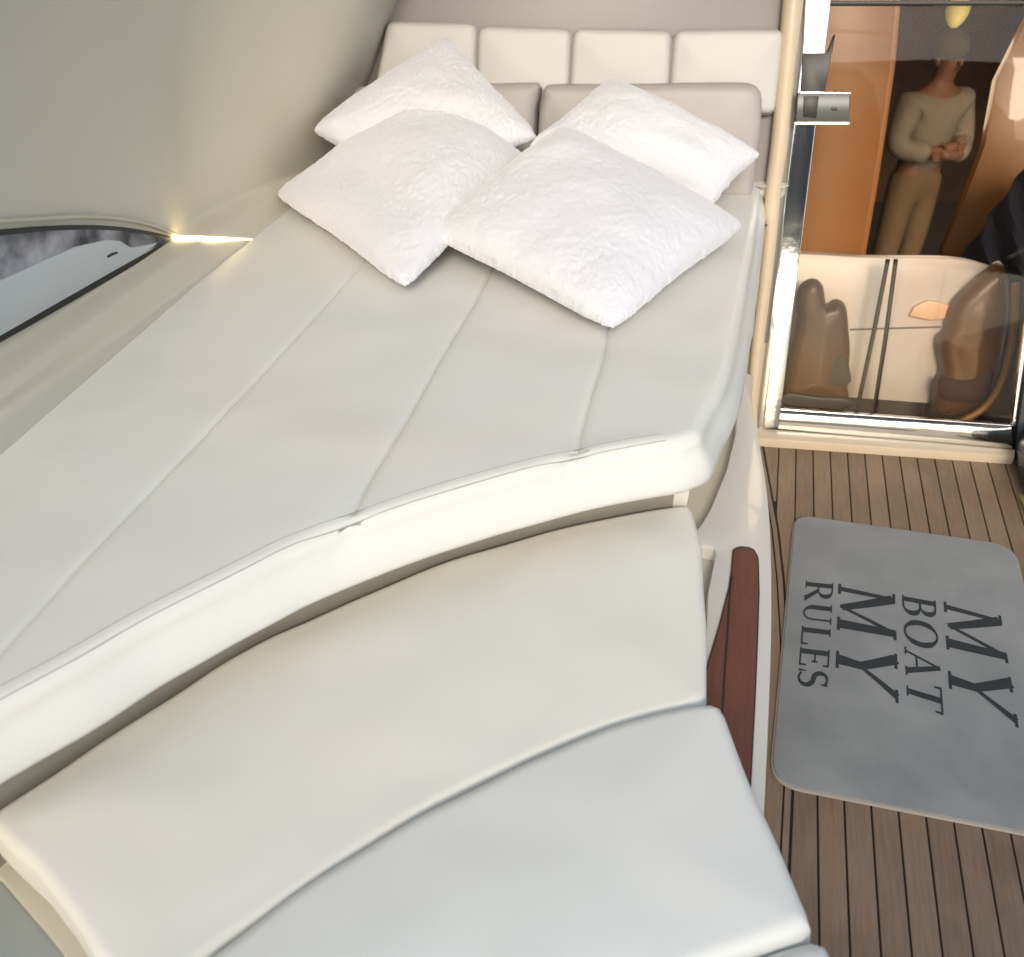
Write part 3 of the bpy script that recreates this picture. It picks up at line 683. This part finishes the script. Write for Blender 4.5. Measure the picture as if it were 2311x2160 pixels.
# ------------------------------------------------------------------ doormat
TL, TR, BL_ = P(1793, 1168, 0), P(2288, 1238, 0), P(1737, 1772, 0)
ex = (TR-TL); wd = ex.length; ex.normalize(); ey = (BL_-TL); ln = ey.length; ey.normalize()
BRc = BL_+ex*(wd*1.0)
mt_ = thing('doormat', (TL+BRc)/2, 'grey doormat printed with MY BOAT MY RULES, lying on the teak deck', 'doormat')
mo_ = round_poly([TL, TR, BRc, BL_], [.055, .07, .06, .06])
prism('mat_pile', resample(mo_, .012), .004, .013, M['mat'], mt_, bev=.004)
prism('binding', inset(resample(mo_, .012), .003 if area2(resample(mo_, .012)) < 0 else -.003), .001, .0075, M['binding'], mt_, bev=.002)
def arc(cx, cy, rx, ry, a0, a1, n=14): return [(cx+rx*math.cos(R(a0+(a1-a0)*i/n)), cy+ry*math.sin(R(a0+(a1-a0)*i/n))) for i in range(n+1)]
th, tk, sf = .045, .135, .035
def sw_(pts, ws): return (pts, ws)
def bar(x0, x1, y, w_=sf): return ([(x0, y), (x1, y)], [w_, w_])
GL = {
 'M': (1.22, [([(.13, 0), (.20, 1)], [.10, .06]), ([(.20, .97), (.63, .06)], [.17, .12]), ([(.60, .04), (1.0, .97)], [.05, .07]), ([(1.0, 1), (1.05, 0)], [.13, .18]), bar(.0, .28, .018), bar(.88, 1.22, .018), bar(.06, .26, .982), bar(.95, 1.15, .982)]),
 'Y': (1.0, [([(.47, 0), (.47, .46)], [.19, .13]), ([(.12, .99), (.47, .42)], [.16, .13]), ([(.88, .99), (.50, .42)], [.10, .05]), bar(.28, .68, .018), bar(.0, .32, .982), bar(.74, 1.0, .982)]),
 'B': (.72, [([(.15, 0), (.15, 1)], [tk, tk]), ([(.15, .98)]+arc(.33, .755, .22, .225, 90, -90)+[(.15, .53)], [th]*3+[.06, .09, .11, .12, .13, .13, .12, .11, .09, .06]+[th]*4), ([(.15, .52)]+arc(.36, .27, .25, .25, 90, -90)+[(.15, .02)], [th]*3+[.06, .09, .11, .13, .14, .14, .13, .11, .09, .06]+[th]*4), bar(.02, .3, .018), bar(.02, .3, .982)]),
 'O': (.86, [(arc(.43, .5, .35, .475, 0, 360, 32), [tk if abs(math.cos(2*math.pi*i/32)) > .8 else th+(tk-th)*abs(math.cos(2*math.pi*i/32))**2 for i in range(33)])]),
 'A': (.86, [([(.12, 0), (.42, 1)], [.045, .05]), ([(.40, 1.0), (.74, 0)], [.10, .14]), bar(.22, .62, .33, .04), bar(.0, .24, .018), bar(.6, .88, .018)]),
 'T': (.74, [([(.37, 0), (.37, 1)], [tk, tk]), bar(.02, .72, .975, .045), bar(.22, .52, .018), ([(.03, .78), (.03, .99)], [.03, .06]), ([(.71, .78), (.71, .99)], [.03, .06])]),
 'R': (.78, [([(.15, 0), (.15, 1)], [tk, tk]), ([(.15, .98)]+arc(.34, .73, .23, .25, 90, -90)+[(.15, .48)], [th]*3+[.06, .09, .11, .12, .13, .13, .12, .11, .09, .06]+[th]*4), ([(.36, .48), (.70, 0)], [.10, .14]), bar(.02, .3, .018), bar(.02, .26, .982), bar(.6, .80, .018)]),
 'U': (.80, [([(.17, 1), (.17, .36)]+arc(.39, .32, .22, .30, 180, 360)+[(.61, 1)], [tk, tk]+[.13, .12, .11, .09, .07, .06]+[th]*9+[th]), bar(.03, .31, .982), bar(.5, .74, .982)]),
 'L': (.66, [([(.15, 0), (.15, 1)], [tk, tk]), bar(.02, .6, .022, .045), ([(.61, .0), (.61, .25)], [.06, .03]), bar(.02, .3, .982)]),
 'E': (.66, [([(.15, 0), (.15, 1)], [tk, tk]), bar(.02, .58, .022, .045), bar(.02, .56, .978, .045), bar(.15, .46, .52, .04), ([(.59, .0), (.59, .24)], [.06, .03]), ([(.56, .8), (.56, 1)], [.03, .06]), ([(.46, .42), (.46, .62)], [.04, .04])]),
 'S': (.58, [(arc(.28, .745, .19, .23, 40, 270, 12)+arc(.28, .27, .21, .245, 90, -140, 12), [.05]*3+[.06, .07, .08, .09, .10, .11, .12, .13, .135, .135]+[.135, .135, .13, .12, .11, .10, .09, .08, .07, .06, .05, .05, .05]), ([(.44, .76), (.45, 1.0)], [.02, .05]), ([(.06, .26), (.05, 0)], [.02, .05])]),
}
def text_line(word, quad, gap=.08):
    # quad (src px): start-baseline, start-top, end-baseline, end-top, all lying on the mat
    zt = .0134; q = [P(a, b, zt) for a, b in quad]
    total = sum(GL[c][0] for c in word)+gap*(len(word)-1); x = 0; vv = []; ff = []; nz = 0
    def mp(u, w_):
        t = u/total; p = q[0].lerp(q[2], t); r_ = q[1].lerp(q[3], t); return p.lerp(r_, w_)
    for ch in word:
        wdt, strokes = GL[ch]
        for pts, ws in strokes:
            nz += 1; z = .00006*(nz % 12)
            pts = [Vector((a, b)) for a, b in pts]; ws = [w0*1.15+.012 for w0 in ws]; ws = ws+[ws[-1]]*(len(pts)-len(ws)); s = len(vv)
            if len(pts) == 2: ws = [ws[0], ws[0]*.5+ws[1]*.5, ws[1]]; pts = [pts[0], pts[0].lerp(pts[1], .5), pts[1]]; 
            for i, p in enumerate(pts):
                t = (pts[min(i+1, len(pts)-1)]-pts[max(i-1, 0)]).normalized(); n_ = Vector((-t.y, t.x))*ws[i]/2
                for m_ in (p+n_, p-n_):
                    g = mp(x+m_.x, m_.y); vv.append((g.x, g.y, zt+z))
            for i in range(len(pts)-1): ff.append((s+2*i, s+2*i+1, s+2*i+3, s+2*i+2))
        x += wdt+gap
    o = mesh('lettering', vv, ff, M['letter'], mt_, False)
    bm = bmesh.new(); bm.from_mesh(o.data)
    for fc in bm.faces:
        if fc.normal.z < 0: fc.normal_flip()
    bm.to_mesh(o.data); bm.free()
c3 = lambda a, b: (1550+a/2.0644, 1050+b/2.0644)
text_line('RULES', [c3(556, 535), c3(682, 548), c3(514, 1030), c3(655, 1050)], .06)
text_line('MY', [c3(708, 552), c3(968, 590), c3(693, 1010), c3(985, 1110)], .22)
text_line('BOAT', [c3(1003, 600), c3(1158, 628), c3(1028, 1110), c3(1196, 1165)], .10)
text_line('MY', [c3(1198, 635), c3(1460, 690), c3(1228, 1110), c3(1545, 1225)], .22)

# ------------------------------------------------------------------ saloon behind the glass
sal = thing('saloon', (1.8, 4.5, -1.25), 'dark wood walls and floor of the cabin behind the glass door', 'cabin')
def boxm(name, x0, x1, y0, y1, z0, z1, m, par):
    return prism(name, [(x0, y0), (x1, y0), (x1, y1), (x0, y1)], z0, z1, m, par)
boxm('floor', .2, 4.6, 2.75, 8.2, -1.3, -1.25, M['cabin_dark'], sal)
boxm('back_wall', .2, 4.6, 8.2, 8.25, -1.25, 2.3, M['wood_dark'], sal)
boxm('side_wall_panel', .15, .2, 2.95, 8.2, -1.25, 2.3, M['wood_dark'], sal)
boxm('side_wall_panel', 4.6, 4.65, 2.95, 8.2, -1.25, 2.3, M['wood_dark'], sal)
boxm('ceiling', .15, 4.65, 3.0, 8.25, 2.3, 2.35, M['cream_panel'], sal)
wp = thing('wood_panel', B(1900, 500, -.35), 'wide honey wood locker panel left of the standing person, behind the glass', 'wood panel', 'honey wood panels behind the glass')
bprism('panel_face', [(1840, -80), (2030, -80), (2008, 150), (1972, 400), (1935, 620), (1920, 960), (1720, 960), (1760, 600)], -.40, -.35, M['wood'], wp, -.35)
bprism('edge_strip', [(2030, -80), (2042, -80), (2022, 150), (1986, 400), (1948, 620), (1930, 960), (1920, 960), (1935, 620), (1972, 400), (2008, 150)], -.41, -.36, mat('amber_edge', (.30, .11, .015), .35), wp, -.35)
wp2 = thing('wood_panel', B(2270, 300, -1.1), 'honey wood panel leaning along the right side behind the glass', 'wood panel', 'honey wood panels behind the glass')
bprism('panel_face', [(2330, 20), (2250, 180), (2222, 330), (2178, 450), (2128, 560), (2120, 760), (2500, 760), (2500, 20)], -1.15, -1.1, M['wood'], wp2, -1.1)
cu_ = thing('curtain', B(2270, 500, -.8), 'charcoal curtain hanging in a slanting fold behind the right side of the glass', 'curtain')
q = bpoly([(2330, 360), (2275, 430), (2225, 500), (2165, 590), (2120, 760), (2120, 960), (2500, 960), (2500, 360)], -.8)
ol = resample([Vector(p[:2]) for p in q], .03); 
cur = cushion('cloth', ol, M['curtain'], cu_, -.78, .03, .01, frame=lambda x, y, z: bw(x, y, z+.02*math.sin((x+y*.4)*55)), step=.02)
# cream panel with a curved top, added in place of a bright reflection
cab = thing('cabinet', B(2000, 700, -.28), 'cream lacquered cabinet with a curved top edge low behind the glass', 'cabinet')
top_px = [(1790, 571), (1850, 574), (1960, 580), (2080, 581), (2150, 583), (2200, 590), (2246, 604)]
cpx = [(p.x, p.y) for p in catmull([(a, b, 0) for a, b in top_px], 5)]+[(2205, 650), (2175, 690), (2150, 745), (2140, 800), (2128, 860), (2118, 990), (1740, 990)]
bprism('cabinet_front', cpx, -.34, -.28, M['cream_panel'], cab, -.28, bev=.006)
bprism('drawer_pull', [(2052, 712), (2062, 692), (2090, 678), (2118, 680), (2160, 697), (2150, 716), (2100, 722)], -.28, -.262, mat('peach_veneer', (.80, .52, .33), .4), cab, -.27, bev=.003)  # orange shape standing in for a reflected boat canopy
bprism('drawer_gap', [(1918, 742), (1918, 746), (2124, 740), (2124, 736)], -.28, -.2765, mat('grey_line', (.16, .14, .13), .6), cab, -.277, bev=0)  # thin bar standing in for a reflected rail
for a, b in (((2004, 585), (1934, 925)), ((2022, 585), (1972, 932))):  # dark bars added for the bimini poles mirrored in the glass
    g = tag(tube('handrail', [B(*a, -.17), B((a[0]+b[0])/2+2, (a[1]+b[1])/2, -.17), B(*b, -.17)], .007, mat('dark_steel', (.06, .055, .05), .3, .8)),
        'left one of two slanting dark handrails before the cream cabinet' if a[0] < 2010 else 'right one of two slanting dark handrails before the cream cabinet', 'handrail', 'slanting handrails behind the glass')
def blob(name, px, off, th_, m, par, seed=0, r=.03):
    q = [Vector(bl(B(a, b, off))[:2]) for a, b in px]
    q = [Vector(p[:2]) for p in catmull([(p.x, p.y, 0) for p in q], 6, True)]
    return cushion(name, q, m, par, off, th_, r, frame=bframe, crown=.02, wob=.006, step=.013, seed=seed)
bgx = thing('carry_bag', B(1850, 800, -.1), 'plum brown soft bag with two rounded tops, low behind the left of the glass', 'bag')  # solid added for a dark silhouette in the glass reflection
blob('bag_body', [(1800, 760), (1806, 720), (1805, 690), (1815, 650), (1842, 636), (1862, 652), (1870, 695), (1890, 684), (1908, 690), (1918, 720), (1921, 800), (1916, 870), (1914, 915), (1850, 912), (1778, 900), (1785, 830)], -.1, .10, M['leather'], bgx, 2)
blob('side_pocket', [(1900, 800), (1916, 840), (1914, 870), (1850, 868), (1868, 838)], -.093, .03, M['curtain'], bgx, 5, .01)
blob('base_panel', [(1776, 888), (1850, 895), (1916, 900), (1915, 922), (1850, 922), (1770, 914)], -.09, .03, M['black'], bgx, 6, .008)
chx = thing('armchair', B(2190, 820, -.2), 'rounded glossy brown leather chair low behind the right of the glass', 'chair')  # added shape for the right-hand silhouette mirrored in the glass
blob('chair_back', [(2245, 612), (2275, 600), (2290, 680), (2262, 850), (2215, 930), (2170, 945), (2116, 940), (2120, 880), (2135, 845), (2128, 800), (2130, 768), (2146, 750), (2152, 710), (2180, 668)], -.2, .12, M['leather_y'], chx, 8, .04)
blob('seat_panel', [(2126, 850), (2175, 862), (2240, 840), (2235, 880), (2215, 905), (2160, 908), (2125, 895)], -.186, .02, mat('maroon_leather', (.05, .016, .012), .85), chx, 9, .012)
tube('chair_frame', catmull([B(2292, 640, -.15), B(2285, 760, -.15), B(2262, 860, -.15), B(2222, 920, -.15), B(2160, 955, -.15)], 6), .012, mat('amber_frame', (.28, .13, .03), .35), chx)
lm = thing('pendant_lamp', B(2155, 30, -1.6), 'blurred yellow green lamp glowing at the top of the glass', 'lamp')
c_ = B(2160, 28, -1.6); v = []; f = []
for i in range(13):
    a = math.pi*i/12; rr2 = .045*math.sin(a)*(1+.25*math.cos(a))+.002
    for k in range(18): t = 2*math.pi*k/18; v.append(c_+Vector((rr2*math.cos(t), rr2*math.sin(t), .06*math.cos(a))))
for i in range(12):
    for k in range(18): l = (k+1) % 18; f.append((i*18+k, i*18+l, (i+1)*18+l, (i+1)*18+k))
mesh('lamp_shade', v, f, M['lamp'], lm)
tube('lamp_cord', [c_+Vector((0, 0, .12)), Vector((c_.x, c_.y, 2.3))], .004, M['black'], lm)
for nm, loc, e in (('lamp_light', c_+Vector((0, -.3, -.2)), 5), ('saloon_light', Vector((1.7, 3.9, 1.9)), 9)):  # second point is an added fill without a fixture, brightening the saloon
    ld = bpy.data.lights.new(nm, 'POINT'); ld.energy = e; ld.color = (1, .82, .6); ld.shadow_soft_size = .25
    lo_ = bpy.data.objects.new(nm, ld); COL.objects.link(lo_); lo_.location = loc

# person standing in the saloon
def skin_obj(name, joints, edges, m, parent, sub=2):
    me = bpy.data.meshes.new(name); me.from_pydata([j[0] for j in joints], edges, []); me.update(); me.materials.append(m)
    o = bpy.data.objects.new(name, me); COL.objects.link(o); o.parent = parent
    sk = o.modifiers.new('skin', 'SKIN'); 
    for i, j in enumerate(joints):
        r_ = j[1] if isinstance(j[1], tuple) else (j[1], j[1]); me.skin_vertices[0].data[i].radius = r_
    me.skin_vertices[0].data[0].use_root = True
    sk.use_smooth_shade = True
    ss = o.modifiers.new('sub', 'SUBSURF'); ss.levels = sub; ss.render_levels = sub
    return o
pd = ray(2085, 330); yy = 6.0; pp = Vector((0, 0, H))+pd*(yy/pd.y)
per = thing('person', (pp.x, yy, -1.25), 'person in a beige jacket and khaki trousers with folded arms, standing behind the glass', 'person')
per.rotation_euler = (0, 0, R(20))
BJ = [((0, 0, .95), (.125, .095)), ((0, 0, 1.12), (.14, .10)), ((0, 0, 1.32), (.17, .12)), ((0, 0, 1.46), (.10, .08)), ((0, -.01, 1.54), .055), ((0, -.02, 1.64), (.075, .09)), ((0, -.02, 1.73), (.07, .08)),
      ((.19, 0, 1.42), .065), ((.27, -.03, 1.16), .05), ((.10, -.20, 1.12), .042), ((-.06, -.23, 1.15), .032),
      ((-.19, 0, 1.42), .065), ((-.27, -.03, 1.16), .05), ((-.10, -.19, 1.15), .042), ((.07, -.21, 1.19), .032),
      ((.09, 0, .86), .085), ((.11, -.01, .50), .065), ((.11, .02, .09), .042), ((.12, -.13, .03), .038),
      ((-.09, 0, .86), .085), ((-.12, -.03, .50), .065), ((-.12, .0, .09), .042), ((-.13, -.15, .03), .038)]
BE = [(0, 1), (1, 2), (2, 3), (3, 4), (4, 5), (5, 6), (3, 7), (7, 8), (8, 9), (9, 10), (3, 11), (11, 12), (12, 13), (13, 14), (0, 15), (15, 16), (16, 17), (17, 18), (0, 19), (19, 20), (20, 21), (21, 22)]
skin_obj('body', BJ, BE, M['skin'], per)
g = lambda r_, k: tuple(x+k for x in r_) if isinstance(r_, tuple) else r_+k
JI = [0, 1, 2, 3, 7, 8, 9, 11, 12, 13]
jm = {b: a for a, b in enumerate(JI)}
skin_obj('jacket', [(BJ[i][0], g(BJ[i][1], .034)) for i in JI], [(jm[a], jm[b]) for a, b in BE if a in jm and b in jm], M['jacket'], per)
BJ.append(((0, 0, 1.04), (.125, .095))); BE.append((0, len(BJ)-1)); TI = [0, len(BJ)-1, 15, 16, 17, 19, 20, 21]; jt = {b: a for a, b in enumerate(TI)}
skin_obj('trousers', [(BJ[i][0], g(BJ[i][1], .026)) for i in TI], [(jt[a], jt[b]) for a, b in BE if a in jt and b in jt], M['trousers'], per)
for sx, bx_ in ((-.06, -.23), (.07, -.21)):
    for k in range(4):
        z0 = 1.175-.018*k+(.03 if sx > 0 else 0)
        dx = -1 if sx < 0 else 1
        skin_obj('finger', [((sx, bx_, z0), .010), ((sx+dx*.045, bx_-.012, z0), .009), ((sx+dx*(.078-.008*abs(k-1)), bx_+.012, z0-.004), .008)], [(0, 1), (1, 2)], M['skin'], per, 1)
    skin_obj('thumb', [((sx-dx*.02, bx_, z0+.06), .011), ((sx+dx*.01, bx_-.01, z0+.095), .010), ((sx+dx*.035, bx_-.01, z0+.105), .008)], [(0, 1), (1, 2)], M['skin'], per, 1)
def ell(name, c, r_, m, par, n=20):
    v = []; f = []
    for i in range(n+1):
        a = math.pi*i/n
        for k in range(n): t = 2*math.pi*k/n; v.append(Vector(c)+Vector((r_[0]*math.sin(a)*math.cos(t), r_[1]*math.sin(a)*math.sin(t), r_[2]*math.cos(a))))
    for i in range(n):
        for k in range(n): l = (k+1) % n; f.append((i*n+k, i*n+l, (i+1)*n+l, (i+1)*n+k))
    me = bpy.data.meshes.new(name); me.from_pydata(v, [], f); me.update(); me.materials.append(m)
    for p in me.polygons: p.use_smooth = True
    o = bpy.data.objects.new(name, me); COL.objects.link(o); o.parent = par; return o
ell('cap', (0, .012, 1.735), (.108, .125, .105), M['olive'], per)
tube('collar', [Vector((.075*math.cos(a*math.pi/8), .07*math.sin(a*math.pi/8), 1.515+.012*math.sin(a*math.pi/8))) for a in range(-3, 12)], .022, M['jacket'], per)
tube('belt', [Vector((.155*math.cos(a*math.pi/10), .122*math.sin(a*math.pi/10), 1.00)) for a in range(0, 21)], .014, M['belt'], per, flat=1.3)
ell('nose', (0, -.115, 1.665), (.013, .02, .022), M['skin'], per, 10)
for s_ in (-1, 1):
    ell('ear', (s_*.083, -.01, 1.66), (.012, .02, .032), M['skin'], per, 10)
    ell('eye', (s_*.032, -.098, 1.69), (.013, .01, .008), M['black'], per, 10)
    ell('shoe', (s_*.12, -.07, .045), (.052, .145, .05), M['black'], per, 14)
ell('mouth', (0, -.103, 1.625), (.025, .008, .006), M['belt'], per, 10)
